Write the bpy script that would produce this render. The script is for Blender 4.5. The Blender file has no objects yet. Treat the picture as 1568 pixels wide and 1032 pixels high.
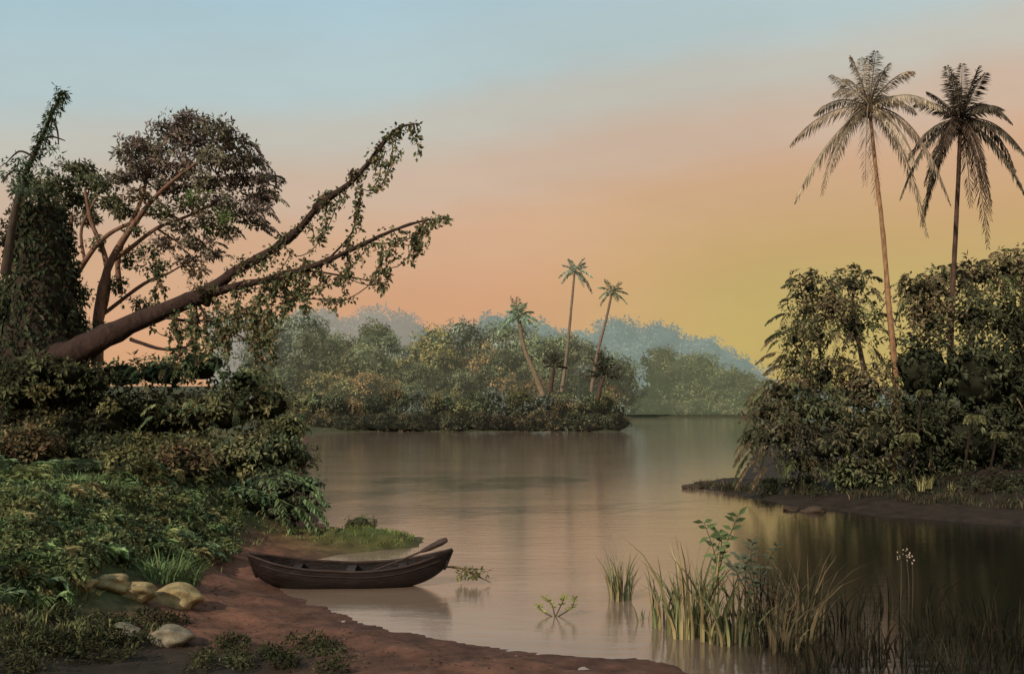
import bpy, math, numpy as np
from mathutils import Vector
rng=np.random.default_rng(7)
sc=bpy.context.scene
sc.view_settings.view_transform='Standard'
try: sc.view_settings.look='None'
except: pass
sc.view_settings.exposure=0
F=1524.0; H=4.0; CX=784.0; HY=612.0
def P(u,v,d): return np.array([(u-CX)/F*d, d, H+(HY-v)/F*d])
def G(u,v):
    d=H*F/(v-HY); return ((u-CX)/F*d, d)
def lin(r,g,b):
    f=lambda c:(c/255/12.92 if c/255<=0.04045 else ((c/255+0.055)/1.055)**2.4)
    return (f(r),f(g),f(b),1)
def nrm(a): return a/np.maximum(np.linalg.norm(a,axis=-1,keepdims=True),1e-9)
def sst(a,b,x):
    t=np.clip((x-a)/(b-a),0,1); return t*t*(3-2*t)
def vnoise(x,y,s=0):
    return (np.sin(x*1.0+s)*np.cos(y*1.3+s*2)+0.5*np.sin(x*2.3+y*1.7+s)+0.3*np.cos(x*4.1-y*3.7+s*3)+0.15*np.sin(x*9+y*7.3))/1.95

# ------------------------------------------------------------ materials
def newmat(name):
    m=bpy.data.materials.new(name); m.use_nodes=True
    nt=m.node_tree; nt.nodes.clear()
    return m,nt,nt.nodes.new('ShaderNodeOutputMaterial')
def leaf_mat(name,trans=0.25,haze=0.,hcol=(.2,.25,.22,1),nscale=1.1):
    m,nt,o=newmat(name); N=nt.nodes.new; L=nt.links.new
    a=N('ShaderNodeAttribute'); a.attribute_name='Col'
    no=N('ShaderNodeTexNoise'); no.inputs['Scale'].default_value=nscale; no.inputs['Detail'].default_value=3
    g=N('ShaderNodeNewGeometry'); L(g.outputs['Position'],no.inputs['Vector'])
    mr=N('ShaderNodeMapRange'); mr.inputs[1].default_value=.35; mr.inputs[2].default_value=.65; mr.inputs[3].default_value=.6; mr.inputs[4].default_value=1.5
    L(no.outputs['Fac'],mr.inputs[0])
    mx=N('ShaderNodeVectorMath'); mx.operation='SCALE'; L(a.outputs['Color'],mx.inputs[0]); L(mr.outputs[0],mx.inputs['Scale'])
    hs=N('ShaderNodeHueSaturation'); hs.inputs['Saturation'].default_value=.88; hs.inputs['Value'].default_value=1.08; L(mx.outputs[0],hs.inputs['Color'])
    p=N('ShaderNodeBsdfDiffuse'); L(hs.outputs[0],p.inputs['Color'])
    t=N('ShaderNodeBsdfTranslucent'); L(hs.outputs[0],t.inputs['Color'])
    s=N('ShaderNodeMixShader'); s.inputs[0].default_value=trans
    L(p.outputs[0],s.inputs[1]); L(t.outputs[0],s.inputs[2]); out=s.outputs[0]
    if haze>0:   # air haze imitated by a glow mixed into far-off foliage
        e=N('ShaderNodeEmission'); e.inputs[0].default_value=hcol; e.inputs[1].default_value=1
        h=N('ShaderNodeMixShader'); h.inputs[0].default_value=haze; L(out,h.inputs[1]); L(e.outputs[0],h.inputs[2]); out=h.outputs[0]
    L(out,o.inputs[0]); return m
def solid_mat(name,scale=6,bump=0.5,rough=0.9,stretch=(1,1,1),lo=.5,hi=1.5):
    m,nt,o=newmat(name); N=nt.nodes.new; L=nt.links.new
    a=N('ShaderNodeAttribute'); a.attribute_name='Col'
    g=N('ShaderNodeNewGeometry'); mp=N('ShaderNodeMapping'); mp.inputs['Scale'].default_value=stretch
    L(g.outputs['Position'],mp.inputs['Vector'])
    no=N('ShaderNodeTexNoise'); no.inputs['Scale'].default_value=scale; no.inputs['Detail'].default_value=9; no.inputs['Roughness'].default_value=.65
    L(mp.outputs[0],no.inputs['Vector'])
    mr=N('ShaderNodeMapRange'); mr.inputs[1].default_value=.3; mr.inputs[2].default_value=.7; mr.inputs[3].default_value=lo; mr.inputs[4].default_value=hi
    L(no.outputs['Fac'],mr.inputs[0])
    mx=N('ShaderNodeVectorMath'); mx.operation='SCALE'; L(a.outputs['Color'],mx.inputs[0]); L(mr.outputs[0],mx.inputs['Scale'])
    p=N('ShaderNodeBsdfPrincipled'); p.inputs['Roughness'].default_value=rough; p.inputs['Specular IOR Level'].default_value=0.2
    L(mx.outputs[0],p.inputs['Base Color'])
    b=N('ShaderNodeBump'); b.inputs['Strength'].default_value=bump; b.inputs['Distance'].default_value=.08
    L(no.outputs['Fac'],b.inputs['Height']); L(b.outputs[0],p.inputs['Normal'])
    L(p.outputs[0],o.inputs[0]); return m
M_LEAF=leaf_mat('foliage'); M_BARK=solid_mat('bark',7,.8,.9,(1,1,.4)); M_ROCK=solid_mat('mossy_stone',5,.8)
M_WOOD=solid_mat('dark_wet_wood',9,.5,.55,(.25,1,1)); M_EARTH=solid_mat('earth',2.2,.7,.95,(1,1,1),.45,1.6)
M_CORE=leaf_mat('inner_shade_core',0,0,nscale=2)  # dark masses inside crowns; inner shade put into the colour
M_HZ=leaf_mat('haze_glow_foliage',.2,.72,lin(140,152,142),.12)
M_HZL=leaf_mat('pale_haze_glow_foliage',.2,.75,lin(162,156,142),.12)
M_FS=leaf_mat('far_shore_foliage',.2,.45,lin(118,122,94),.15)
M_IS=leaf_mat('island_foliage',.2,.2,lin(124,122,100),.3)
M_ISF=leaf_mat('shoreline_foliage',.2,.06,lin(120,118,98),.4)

# ------------------------------------------------------------ mesh accumulator
class Acc:
    def __init__(s): s.v=[];s.f=[];s.c=[];s.m=[];s.sm=[];s.n=0;s.mats=[];s.leaf=M_LEAF;s.core=M_CORE
    def add(s,v,f,c,mat,smooth=False):
        v=np.asarray(v,float).reshape(-1,3); f=np.asarray(f,int).reshape(-1,4)
        c=np.asarray(c,float)
        if c.ndim==1: c=np.tile(c[:3],(len(v),1))
        if mat not in s.mats: s.mats.append(mat)
        s.v.append(v); s.f.append(f+s.n); s.c.append(c); s.n+=len(v)
        s.m.append(np.full(len(f),s.mats.index(mat))); s.sm.append(np.full(len(f),smooth))
    def obj(s,name):
        v=np.concatenate(s.v);f=np.concatenate(s.f);c=np.concatenate(s.c);m=np.concatenate(s.m);sm=np.concatenate(s.sm)
        me=bpy.data.meshes.new(name)
        me.vertices.add(len(v)); me.vertices.foreach_set('co',v.astype(np.float32).ravel())
        me.loops.add(len(f)*4); me.loops.foreach_set('vertex_index',f.astype(np.int32).ravel())
        me.polygons.add(len(f)); me.polygons.foreach_set('loop_start',np.arange(0,len(f)*4,4,dtype=np.int32))
        me.polygons.foreach_set('loop_total',np.full(len(f),4,dtype=np.int32))
        me.polygons.foreach_set('material_index',m.astype(np.int32)); me.polygons.foreach_set('use_smooth',sm.astype(bool))
        for k in s.mats: me.materials.append(k)
        at=me.attributes.new('Col','FLOAT_COLOR','POINT')
        at.data.foreach_set('color',np.concatenate([np.clip(c,0,1),np.ones((len(c),1))],1).astype(np.float32).ravel())
        me.update(calc_edges=True)
        o=bpy.data.objects.new(name,me); sc.collection.objects.link(o); return o
def leaves(acc,base,axis,nor,L,W,col,mat=None,fold=.15):
    axis=nrm(axis); side=nrm(np.cross(axis,nor)); up=np.cross(side,axis)
    L=np.broadcast_to(np.asarray(L,float),(len(base),))[:,None]; W=np.broadcast_to(np.asarray(W,float),(len(base),))[:,None]
    a=base; b=base+axis*L*.45+side*W*.5+up*W*fold; c=base+axis*L-up*L*.08; d=base+axis*L*.45-side*W*.5+up*W*fold
    v=np.stack([a,b,c,d],1).reshape(-1,3)
    f=np.arange(len(base)*4).reshape(-1,4)
    acc.add(v,f,np.repeat(col,4,axis=0),mat or acc.leaf)
def foliage(acc,c,R,n,L,cols,wr=.45,droop=.2,m=5,lobe_var=.4,hollow=.8):
    c=np.asarray(c);R=np.asarray(R,float)*np.ones(3)
    d=nrm(rng.normal(size=(n,3))); k=d[:,2]<-.2; d[k,2]*=np.where(rng.random(k.sum())<.5,-1,1)
    ph=rng.random(3)*6
    lump=1+.2*np.sin(d[:,0]*5+ph[0])*np.sin(d[:,2]*6+ph[1])+.13*np.sin(d[:,1]*9+d[:,2]*8+ph[2])
    rad=(hollow+(1.12-hollow)*rng.random(n))*lump
    pos=c+d*R*rad[:,None]
    D=nrm(d+rng.normal(size=(n,3))*.45+np.array([0,0,-droop]))
    cols=np.asarray(cols,float); base=cols[rng.integers(len(cols))]*(1-lobe_var/2+lobe_var*rng.random())
    tint=(base*.6+cols[rng.integers(len(cols),size=n)]*.4)*(.5+1.*rng.random((n,1)))
    for i in range(m):
        r=nrm(rng.normal(size=(n,3)))
        if i==0:
            ax=nrm(D+r*.3); nn=nrm(np.array([0,-.3,1.])+rng.normal(size=(n,3))*.4)
        else:
            r=r-d*.7*(r*d).sum(1,keepdims=True); ax=nrm(r+d*.2+np.array([0,0,-droop])); nn=nrm(d+np.array([0,0,.5])+rng.normal(size=(n,3))*.4)
        leaves(acc,pos+ax*L*.15+r*L*.35*rng.random((n,1)),ax,nn,L*(.6+.7*rng.random(n)),L*wr,tint*(.75+.5*rng.random((n,1))))
_cs={}
def csphere(n):
    if n in _cs: return _cs[n]
    g=np.linspace(-1,1,n+1); V=[];Fa=[];o=0
    for ax in range(3):
        for s in (-1,1):
            A,B=np.meshgrid(g,g,indexing='ij'); p=np.zeros((n+1,n+1,3)); p[...,ax]=s; p[...,(ax+1)%3]=A*s; p[...,(ax+2)%3]=B
            V.append(p.reshape(-1,3)); i=np.arange(n)[:,None]*(n+1)+np.arange(n)[None]
            q=np.stack([i,i+n+1,i+n+2,i+1],-1).reshape(-1,4); Fa.append(q+o); o+=(n+1)**2
    V=np.concatenate(V);Fa=np.concatenate(Fa)
    u,inv=np.unique(np.round(V,5),axis=0,return_inverse=True); inv=inv.ravel()
    _cs[n]=(nrm(u),inv[Fa]); return _cs[n]
def blob(acc,c,R,col,mat,n=6,amp=.15,fr=3):
    v,f=csphere(n); ph=rng.random(3)*9
    k=1+amp*(np.sin(v[:,0]*fr+ph[0])*np.cos(v[:,2]*fr*1.2+ph[1])+.5*np.sin(v[:,1]*fr*2+v[:,2]*fr*1.7+ph[2]))
    acc.add(np.asarray(c)+v*k[:,None]*(np.asarray(R,float)*np.ones(3)),f,col,mat,True)
def smoothpath(pts,r,sub=5):
    pts=np.asarray(pts,float); r=np.asarray(r,float); n=len(pts); out=[];ro=[]
    for i in range(n-1):
        p0=pts[max(i-1,0)];p1=pts[i];p2=pts[i+1];p3=pts[min(i+2,n-1)]
        for j in range(sub):
            t=j/sub; out.append(.5*((2*p1)+(-p0+p2)*t+(2*p0-5*p1+4*p2-p3)*t*t+(-p0+3*p1-3*p2+p3)*t**3)); ro.append(r[i]*(1-t)+r[i+1]*t)
    out.append(pts[-1]);ro.append(r[-1]); return np.array(out),np.array(ro)
def tube(acc,pts,r,col,mat=None,sides=8,sub=5,rough=.0):
    p,rr=smoothpath(pts,r,sub); n=len(p)
    t=nrm(np.gradient(p,axis=0)); ref=np.array([.3,1,.2]); s=nrm(np.cross(t,ref)); u=np.cross(s,t)
    a=np.linspace(0,2*np.pi,sides,endpoint=False)
    rad=rr[:,None]*(1+rough*rng.normal(size=(n,sides)))
    v=p[:,None]+rad[...,None]*(np.cos(a)[None,:,None]*s[:,None]+np.sin(a)[None,:,None]*u[:,None])
    i=np.arange(n-1)[:,None]*sides; j=np.arange(sides)[None]; j2=(j+1)%sides
    f=np.stack([i+j,i+j2,i+sides+j2,i+sides+j],-1).reshape(-1,4)
    acc.add(v.reshape(-1,3),f,col,mat or M_BARK,True); return p,rr
def frond(acc,o,az,el,L,col,droop=.6,nl=26,lw=.05,ll=.24,hang=.5,spread=.9,rach=.02):
    t=np.linspace(0,1,nl+2); out=np.array([math.cos(az),math.sin(az),0]); up=np.array([0,0,1.])
    p=np.asarray(o)+L*(t[:,None]*(out*math.cos(el)+up*math.sin(el)))-up*(droop*L*t**2)[:,None]-out*(.15*L*droop*t**2)[:,None]
    tg=nrm(np.gradient(p,axis=0)); side=nrm(np.cross(tg,up+out*.01))
    tube(acc,p[::3],np.linspace(rach,rach*.3,len(p[::3]))*L/3*1.5,np.array(col)*.9,acc.leaf,4,1)
    sl=slice(3,None)
    for s in (-1,1):
        b=p[sl]; k=len(b); tt=t[sl]
        ax=side[sl]*s*spread+tg[sl]*.65+up*-hang*(.6+.8*rng.random((k,1)))+rng.normal(size=(k,3))*.1
        ln=L*ll*np.sin(np.pi*np.clip(tt*.85+.12,0,1))**.6*(.7+.5*rng.random(k))+.02
        leaves(acc,b,ax,nrm(up*.7+side[sl]*s*.6+rng.normal(size=(k,3))*.2),ln,L*lw,np.array(col)*(.6+.8*rng.random((k,1))),fold=.1)
def palm(name,trunk,rad,crownR,cols,n=18,nl=30,tcol=(.12,.07,.045),lw=.03,nuts=0,els=(-.25,1.4),droopy=.75,ll=.24,hang=.75,up=.8):
    a=Acc(); tube(a,trunk,rad,tcol,M_BARK,10,6,.05)
    o=np.array(trunk[-1])
    for i in range(n):
        az=i*2.399+rng.random()*.5; e=els[0]+(els[1]-els[0])*((i+.5)/n)
        c=np.array(cols[rng.integers(len(cols))])*(.8+.5*rng.random())
        frond(a,o,az,e,crownR*(.8+.3*rng.random()),c,droop=droopy*(.6+.7*rng.random())*(1-up*max(0,math.sin(e))**1.5),nl=nl,lw=lw,ll=ll*(1-.3*max(0,math.sin(e))),hang=hang*(1-.5*max(0,math.sin(e))))
    for i in range(nuts):
        q=o+np.array([math.cos(i*2.1)*.2,math.sin(i*2.1)*.2,-.12-.12*(i%3)])
        blob(a,q,.12,(.03,.016,.012),M_BARK,3,.05)
    return a.obj(name)
def blades(acc,c,n,h,spread,cols,w=.03,lean=.5,seg=4,bias=(0,0)):
    c=np.asarray(c,float); cols=np.asarray(cols,float)
    az=rng.random(n)*6.283; rr=spread*np.sqrt(rng.random(n))
    b=c+np.stack([np.cos(az)*rr,np.sin(az)*rr,np.zeros(n)],1)
    az2=az+rng.normal(size=n)*.8; d=np.stack([np.cos(az2)+bias[0],np.sin(az2)+bias[1],np.zeros(n)],1)
    hh=h*(.45+.6*rng.random(n)); ln=lean*(.2+rng.random(n))
    fa=rng.random(n)*6.283; sd=np.stack([np.cos(fa),np.sin(fa)*.5,np.zeros(n)],1)
    V=[]
    for k in range(seg+1):
        t=k/seg; pp=b+d*(hh*ln*t**2)[:,None]; pp[:,2]+=hh*(t-.35*ln*t**3)
        ww=w*(1-t**1.6)*(.6+.4*min(1,t*4))+.001
        V.append(np.stack([pp-sd*ww,pp+sd*ww],1))
    V=np.stack(V,1).reshape(n,-1,3); m=(seg+1)*2
    i=np.arange(n)[:,None]*m+np.arange(seg)[None]*2
    f=np.stack([i,i+1,i+3,i+2],-1).reshape(-1,4)
    col=cols[rng.integers(len(cols),size=n)]*(.6+.8*rng.random((n,1)))
    acc.add(V.reshape(-1,3),f,np.repeat(col,m,axis=0),acc.leaf)

# ------------------------------------------------------------ terrain
LB=[(9,8),(5.5,11.5),G(1120,1050),G(1010,1010),G(850,1002),G(700,985),G(600,966),G(540,940),G(480,924),G(440,900),G(450,868),G(520,848),G(600,842),G(655,836),G(640,824),G(540,815),G(490,800),G(470,760),G(470,720),G(480,700),G(470,672),
    G(480,662),G(600,660),G(750,661),G(860,659),G(945,662),G(964,652),G(955,643),G(970,638.5),G(1180,638.5),(200,260),(4000,400),(4000,4000),(-4000,4000),(-4000,-90),(9,-90)]
RB=[G(1045,743),G(1090,737),G(1135,735),G(1150,700),G(1165,670),G(1185,652),(75,210),(150,260),(4000,500),(4000,8),(60,14),(26,27),G(1568,806),G(1450,798),G(1350,790),G(1210,774),G(1130,757)]
def sd(poly,x,y):
    p=np.array(poly); q=np.roll(p,-1,0); dm=np.full(x.shape,1e18); ins=np.zeros(x.shape,bool)
    for (x1,y1),(x2,y2) in zip(p,q):
        ex,ey=x2-x1,y2-y1; t=np.clip(((x-x1)*ex+(y-y1)*ey)/(ex*ex+ey*ey),0,1)
        dm=np.minimum(dm,(x-x1-t*ex)**2+(y-y1-t*ey)**2)
        if y1!=y2: ins^=((y1>y)!=(y2>y))&(x<(x2-x1)*(y-y1)/(y2-y1)+x1)
    return np.where(ins,np.sqrt(dm),-np.sqrt(dm))
def height(x,y):
    x=np.asarray(x,float);y=np.asarray(y,float)
    wx=x+.25*vnoise(x*1.1,y*1.1,1)+.06*vnoise(x*5,y*5,3); wy=y+.25*vnoise(x*1.2,y*1.2,4)+.06*vnoise(x*5.5,y*5,7)
    a=sd(LB,wx,wy);b=sd(RB,wx,wy)
    w=sst(-5.2,-10,x)*sst(80,50,y)*sst(12,17,y+0*x)
    ampL=.2+1.9*w+.3*sst(90,140,y)+.5*sst(-3,-9,x)
    ampL=ampL+10*sst(330,520,y)
    hl=ampL*(1-np.exp(-np.maximum(a,0)/3.2))+.35*np.exp(-((x+3.9)/1.6)**2-((y-27.6)/1.1)**2)*(a>0)*np.minimum(1,np.maximum(a,0)*2)
    hr=(.45+1.3*sst(3,12,b))*(1-np.exp(-np.maximum(b,0)/1.5))
    s=np.maximum(a,b)
    h=np.where(s>0,np.maximum(hl,hr),-np.minimum(1.6,.22*np.abs(s)))
    return h+np.where(s>0,.07*vnoise(x*2.1,y*2.4,2)*np.minimum(1,s)+.02*vnoise(x*7,y*8,5)*np.minimum(1,s*2),0),s
def hz(x,y): return float(height(np.array([x]),np.array([y]))[0][0])
def hit(u,v):
    d=np.geomspace(9,300,600); x=(u-CX)/F*d; z=H+(HY-v)/F*d
    h=np.maximum(height(x,d)[0],0); k=np.argmax(z<=h)
    return np.array([x[k],d[k],h[k]])
def axis1(c,lo,hi,n,a):
    t=np.linspace(math.asinh((lo-c)/a),math.asinh((hi-c)/a),n); return c+a*np.sinh(t)
xs=axis1(-3,-3500,3500,560,5.); ys=axis1(19,-85,3900,640,5.)
X,Y=np.meshgrid(xs,ys,indexing='ij'); Z,S=height(X,Y)
n1,n2=X.shape; i=np.arange(n1-1)[:,None]*n2+np.arange(n2-1)[None]
f=np.stack([i,i+n2,i+n2+1,i+1],-1).reshape(-1,4)
mud=np.array([.13,.058,.036]);wet=np.array([.06,.027,.018]);moss=np.array([.05,.06,.022]);dark=np.array([.025,.017,.011]);jung=np.array([.05,.05,.025])
nz=vnoise(X*1.7,Y*1.9,3)
g=sst(.34,.8,Z+.15*nz)[...,None]; wd=sst(-.05,.2,Z)[...,None]
C=(wet*(1-wd)+mud*wd)*(1-g)+moss*g
mound=np.exp(-((X+3.9)/2.2)**2-((Y-27.6)/1.8)**2)[...,None]; C=C*(1-mound)+np.array([.05,.065,.016])*mound
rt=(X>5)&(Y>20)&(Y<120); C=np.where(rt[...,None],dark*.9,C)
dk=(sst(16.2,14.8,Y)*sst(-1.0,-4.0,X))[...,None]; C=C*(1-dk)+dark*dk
C=np.where((Y>110)[...,None],jung,C)
ga=Acc(); ga.add(np.stack([X,Y,Z],-1).reshape(-1,3),f,C.reshape(-1,3),M_EARTH,True); ga.obj('ground')

# water
m,nt,o=newmat('river_water'); N=nt.nodes.new; L=nt.links.new
geo=N('ShaderNodeNewGeometry')
mp=N('ShaderNodeMapping'); mp.inputs['Scale'].default_value=(.35,1.2,1); L(geo.outputs['Position'],mp.inputs['Vector'])
n1_=N('ShaderNodeTexNoise'); n1_.inputs['Scale'].default_value=2.4; n1_.inputs['Detail'].default_value=6; n1_.inputs['Roughness'].default_value=.65; L(mp.outputs[0],n1_.inputs['Vector'])
bp=N('ShaderNodeBump'); bp.inputs['Strength'].default_value=.36; bp.inputs['Distance'].default_value=.024; L(n1_.outputs['Fac'],bp.inputs['Height'])
gl=N('ShaderNodeBsdfGlossy'); gl.inputs['Roughness'].default_value=.03; gl.inputs['Color'].default_value=(.98,.97,.97,1); L(bp.outputs[0],gl.inputs['Normal'])
df=N('ShaderNodeBsdfDiffuse')
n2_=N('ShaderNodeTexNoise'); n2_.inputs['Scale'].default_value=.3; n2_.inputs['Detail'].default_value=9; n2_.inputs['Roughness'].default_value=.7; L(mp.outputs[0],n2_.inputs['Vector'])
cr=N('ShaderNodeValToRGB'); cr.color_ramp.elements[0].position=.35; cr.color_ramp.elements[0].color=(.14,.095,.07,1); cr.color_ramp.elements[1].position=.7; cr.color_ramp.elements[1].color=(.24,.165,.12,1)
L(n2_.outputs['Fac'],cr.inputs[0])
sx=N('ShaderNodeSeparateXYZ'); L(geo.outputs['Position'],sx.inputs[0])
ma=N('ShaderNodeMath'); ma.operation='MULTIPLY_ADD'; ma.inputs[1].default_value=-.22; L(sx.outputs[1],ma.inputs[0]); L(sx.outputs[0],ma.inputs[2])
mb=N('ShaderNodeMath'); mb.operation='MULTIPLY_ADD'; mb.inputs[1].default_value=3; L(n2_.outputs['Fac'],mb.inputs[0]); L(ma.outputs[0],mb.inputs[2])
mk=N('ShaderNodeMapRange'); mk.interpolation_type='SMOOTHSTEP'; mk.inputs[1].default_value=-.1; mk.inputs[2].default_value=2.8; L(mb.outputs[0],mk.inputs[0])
mm=N('ShaderNodeMix'); mm.data_type='RGBA'; L(mk.outputs[0],mm.inputs[0]); L(cr.outputs[0],mm.inputs[6]); mm.inputs[7].default_value=(.008,.007,.005,1)  # darker by right bank: deep tannin water, with trees' shade and reflection painted in
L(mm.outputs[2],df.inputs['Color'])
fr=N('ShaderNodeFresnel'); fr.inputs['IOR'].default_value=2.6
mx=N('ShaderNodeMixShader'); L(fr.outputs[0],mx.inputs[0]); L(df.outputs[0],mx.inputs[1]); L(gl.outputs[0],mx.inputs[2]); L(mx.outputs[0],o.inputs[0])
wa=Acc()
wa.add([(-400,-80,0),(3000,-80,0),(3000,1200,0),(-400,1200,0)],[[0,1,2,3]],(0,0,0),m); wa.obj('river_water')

# ------------------------------------------------------------ palettes
def sc_(l,k): return [tuple(c*k for c in q) for q in l]
GREEN=sc_([(.05,.085,.03),(.035,.06,.025),(.085,.10,.03),(.03,.045,.02)],1.4)
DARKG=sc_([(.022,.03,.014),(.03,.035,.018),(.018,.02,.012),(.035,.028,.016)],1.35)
OLIVE=sc_([(.09,.085,.03),(.06,.065,.028),(.10,.06,.03)],1.5)
REDB=sc_([(.10,.068,.055),(.085,.06,.05),(.07,.06,.042),(.085,.075,.045)],1.9)
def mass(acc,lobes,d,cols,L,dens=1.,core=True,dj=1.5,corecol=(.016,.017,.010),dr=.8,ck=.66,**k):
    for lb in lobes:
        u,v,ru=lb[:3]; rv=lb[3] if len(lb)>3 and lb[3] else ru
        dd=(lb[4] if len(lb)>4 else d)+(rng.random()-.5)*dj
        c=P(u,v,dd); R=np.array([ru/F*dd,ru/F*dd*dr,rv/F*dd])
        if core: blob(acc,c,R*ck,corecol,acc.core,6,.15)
        area=R[0]*R[2]*4; foliage(acc,c,R,max(12,int(dens*area/(L*L)*1.6)),L,cols,**k)

# ------------------------------------------------------------ distant forest
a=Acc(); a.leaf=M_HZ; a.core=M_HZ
HAZE=[(.18,.23,.19),(.22,.26,.24),(.15,.19,.17)]  # pale aerial haze put into the leaf colours
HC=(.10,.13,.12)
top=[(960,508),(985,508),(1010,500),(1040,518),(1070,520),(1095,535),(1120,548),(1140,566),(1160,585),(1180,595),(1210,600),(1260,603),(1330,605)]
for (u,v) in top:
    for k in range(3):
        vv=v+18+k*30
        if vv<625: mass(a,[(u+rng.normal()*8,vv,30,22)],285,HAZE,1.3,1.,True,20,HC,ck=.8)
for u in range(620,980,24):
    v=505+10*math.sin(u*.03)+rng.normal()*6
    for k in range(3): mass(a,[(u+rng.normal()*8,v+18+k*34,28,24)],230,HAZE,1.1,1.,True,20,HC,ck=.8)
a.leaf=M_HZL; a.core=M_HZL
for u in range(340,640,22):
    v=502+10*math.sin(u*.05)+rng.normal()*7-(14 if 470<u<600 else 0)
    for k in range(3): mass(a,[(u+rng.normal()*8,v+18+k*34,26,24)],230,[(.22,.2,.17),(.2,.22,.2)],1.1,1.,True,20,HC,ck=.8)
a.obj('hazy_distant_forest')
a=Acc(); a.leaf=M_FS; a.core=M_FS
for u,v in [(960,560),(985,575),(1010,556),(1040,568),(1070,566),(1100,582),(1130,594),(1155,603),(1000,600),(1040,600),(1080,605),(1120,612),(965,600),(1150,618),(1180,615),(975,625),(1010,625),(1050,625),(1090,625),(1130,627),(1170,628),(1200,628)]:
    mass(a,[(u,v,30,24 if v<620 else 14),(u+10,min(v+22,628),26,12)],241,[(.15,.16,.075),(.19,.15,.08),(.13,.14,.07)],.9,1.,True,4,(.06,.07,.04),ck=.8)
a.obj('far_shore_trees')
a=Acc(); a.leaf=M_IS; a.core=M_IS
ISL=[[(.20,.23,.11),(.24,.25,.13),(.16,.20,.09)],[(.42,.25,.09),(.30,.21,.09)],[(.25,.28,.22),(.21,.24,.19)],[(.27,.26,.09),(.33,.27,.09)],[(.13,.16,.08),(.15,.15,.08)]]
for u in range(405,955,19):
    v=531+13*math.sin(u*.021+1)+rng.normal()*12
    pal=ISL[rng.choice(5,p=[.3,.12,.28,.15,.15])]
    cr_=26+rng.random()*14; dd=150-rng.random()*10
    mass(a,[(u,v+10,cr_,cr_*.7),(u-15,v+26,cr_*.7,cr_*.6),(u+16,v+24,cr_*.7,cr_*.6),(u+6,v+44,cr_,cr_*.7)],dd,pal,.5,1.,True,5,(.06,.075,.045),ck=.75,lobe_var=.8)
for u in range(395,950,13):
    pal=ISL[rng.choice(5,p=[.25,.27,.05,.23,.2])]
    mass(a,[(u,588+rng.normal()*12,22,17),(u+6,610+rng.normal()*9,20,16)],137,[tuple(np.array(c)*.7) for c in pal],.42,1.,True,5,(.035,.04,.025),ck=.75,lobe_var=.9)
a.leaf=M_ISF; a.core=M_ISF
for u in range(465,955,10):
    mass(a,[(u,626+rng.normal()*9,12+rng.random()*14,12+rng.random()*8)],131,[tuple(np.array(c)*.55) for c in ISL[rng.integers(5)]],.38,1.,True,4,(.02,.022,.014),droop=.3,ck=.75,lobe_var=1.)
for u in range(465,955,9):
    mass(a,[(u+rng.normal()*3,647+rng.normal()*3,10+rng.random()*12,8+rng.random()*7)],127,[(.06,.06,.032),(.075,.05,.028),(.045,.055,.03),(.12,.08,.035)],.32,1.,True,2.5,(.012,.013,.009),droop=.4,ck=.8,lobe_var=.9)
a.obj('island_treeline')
FP=[(.24,.29,.21),(.19,.24,.18)]
def px(l,d): return [P(u,v,d) for u,v in l]
palm('slender_palm_tree',px([(860,600),(868,540),(874,480),(880,415)],125),[.25,.2,.16,.14],2.6,FP,15,16,(.16,.12,.09),.07,ll=.28,els=(-.1,1.2))
palm('slender_palm_tree',px([(905,600),(915,540),(928,490),(937,447)],125),[.25,.2,.16,.14],2.4,[(.16,.20,.13),(.13,.16,.10)],15,16,(.16,.11,.08),.07,ll=.28,els=(-.1,1.2))
palm('broad_palm_tree',px([(832,605),(818,570),(802,530),(794,484)],123),[.4,.32,.28,.22],3.2,[(.24,.33,.22),(.19,.27,.17)],16,18,(.16,.12,.08),.08,ll=.3,els=(-.1,1.35))
palm('fan_palm',px([(842,600),(845,580),(848,560)],121),[.3,.28,.2],2.0,[(.05,.04,.03),(.07,.06,.03)],14,14,(.06,.04,.03),.09,els=(.1,1.5),droopy=.25,ll=.34)
palm('fan_palm',px([(915,612),(920,590),(925,575)],121),[.3,.28,.2],3.0,[(.04,.045,.03),(.06,.05,.03)],15,14,(.06,.04,.03),.09,els=(.1,1.5),droopy=.3,ll=.34)

# ------------------------------------------------------------ right bank
SP=[(.11,.105,.048),(.08,.085,.042),(.15,.105,.055),(.065,.055,.036),(.12,.14,.055)]
def sprigs(acc,lobes,d,n,Lf,cols,droop=.7):
    for lb in lobes:
        u,v,ru=lb[:3]; rv=lb[3] if len(lb)>3 else ru
        c=P(u,v,d); R=np.array([ru,ru*.8,rv])/F*d
        for _ in range(n):
            q=nrm(rng.normal(size=3)); q[1]=-abs(q[1])*.7; q[2]=q[2]*.8+.25; q=nrm(q)
            frond(acc,c+q*R*.85,math.atan2(q[1],q[0])+rng.normal()*.4,max(-.6,q[2]*1.2)+rng.normal()*.2,Lf*(.7+.6*rng.random()),np.array(cols[rng.integers(len(cols))])*(.7+.6*rng.random()),droop,11,.085,.30,.5)
a=Acc()
l1=[(1240,440,26,22),(1235,475,34,22),(1305,440,28,26),(1275,470,34,30),(1215,520,26,20),(1250,515,40,30),(1310,500,42,40),(1220,565,34,24),(1262,575,42,30)]
l2=[(1200,600,42,24),(1178,632,34,22),(1250,625,60,34),(1320,600,50,50),(1168,680,22,22),(1200,665,50,30),(1270,680,70,40),(1340,670,70,60),(1230,710,34,22),(1320,725,60,26)]
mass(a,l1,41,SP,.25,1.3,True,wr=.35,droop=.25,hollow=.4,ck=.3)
mass(a,l2,40,SP,.25,1.2,True,wr=.35,droop=.45,hollow=.6,ck=.5)
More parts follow.
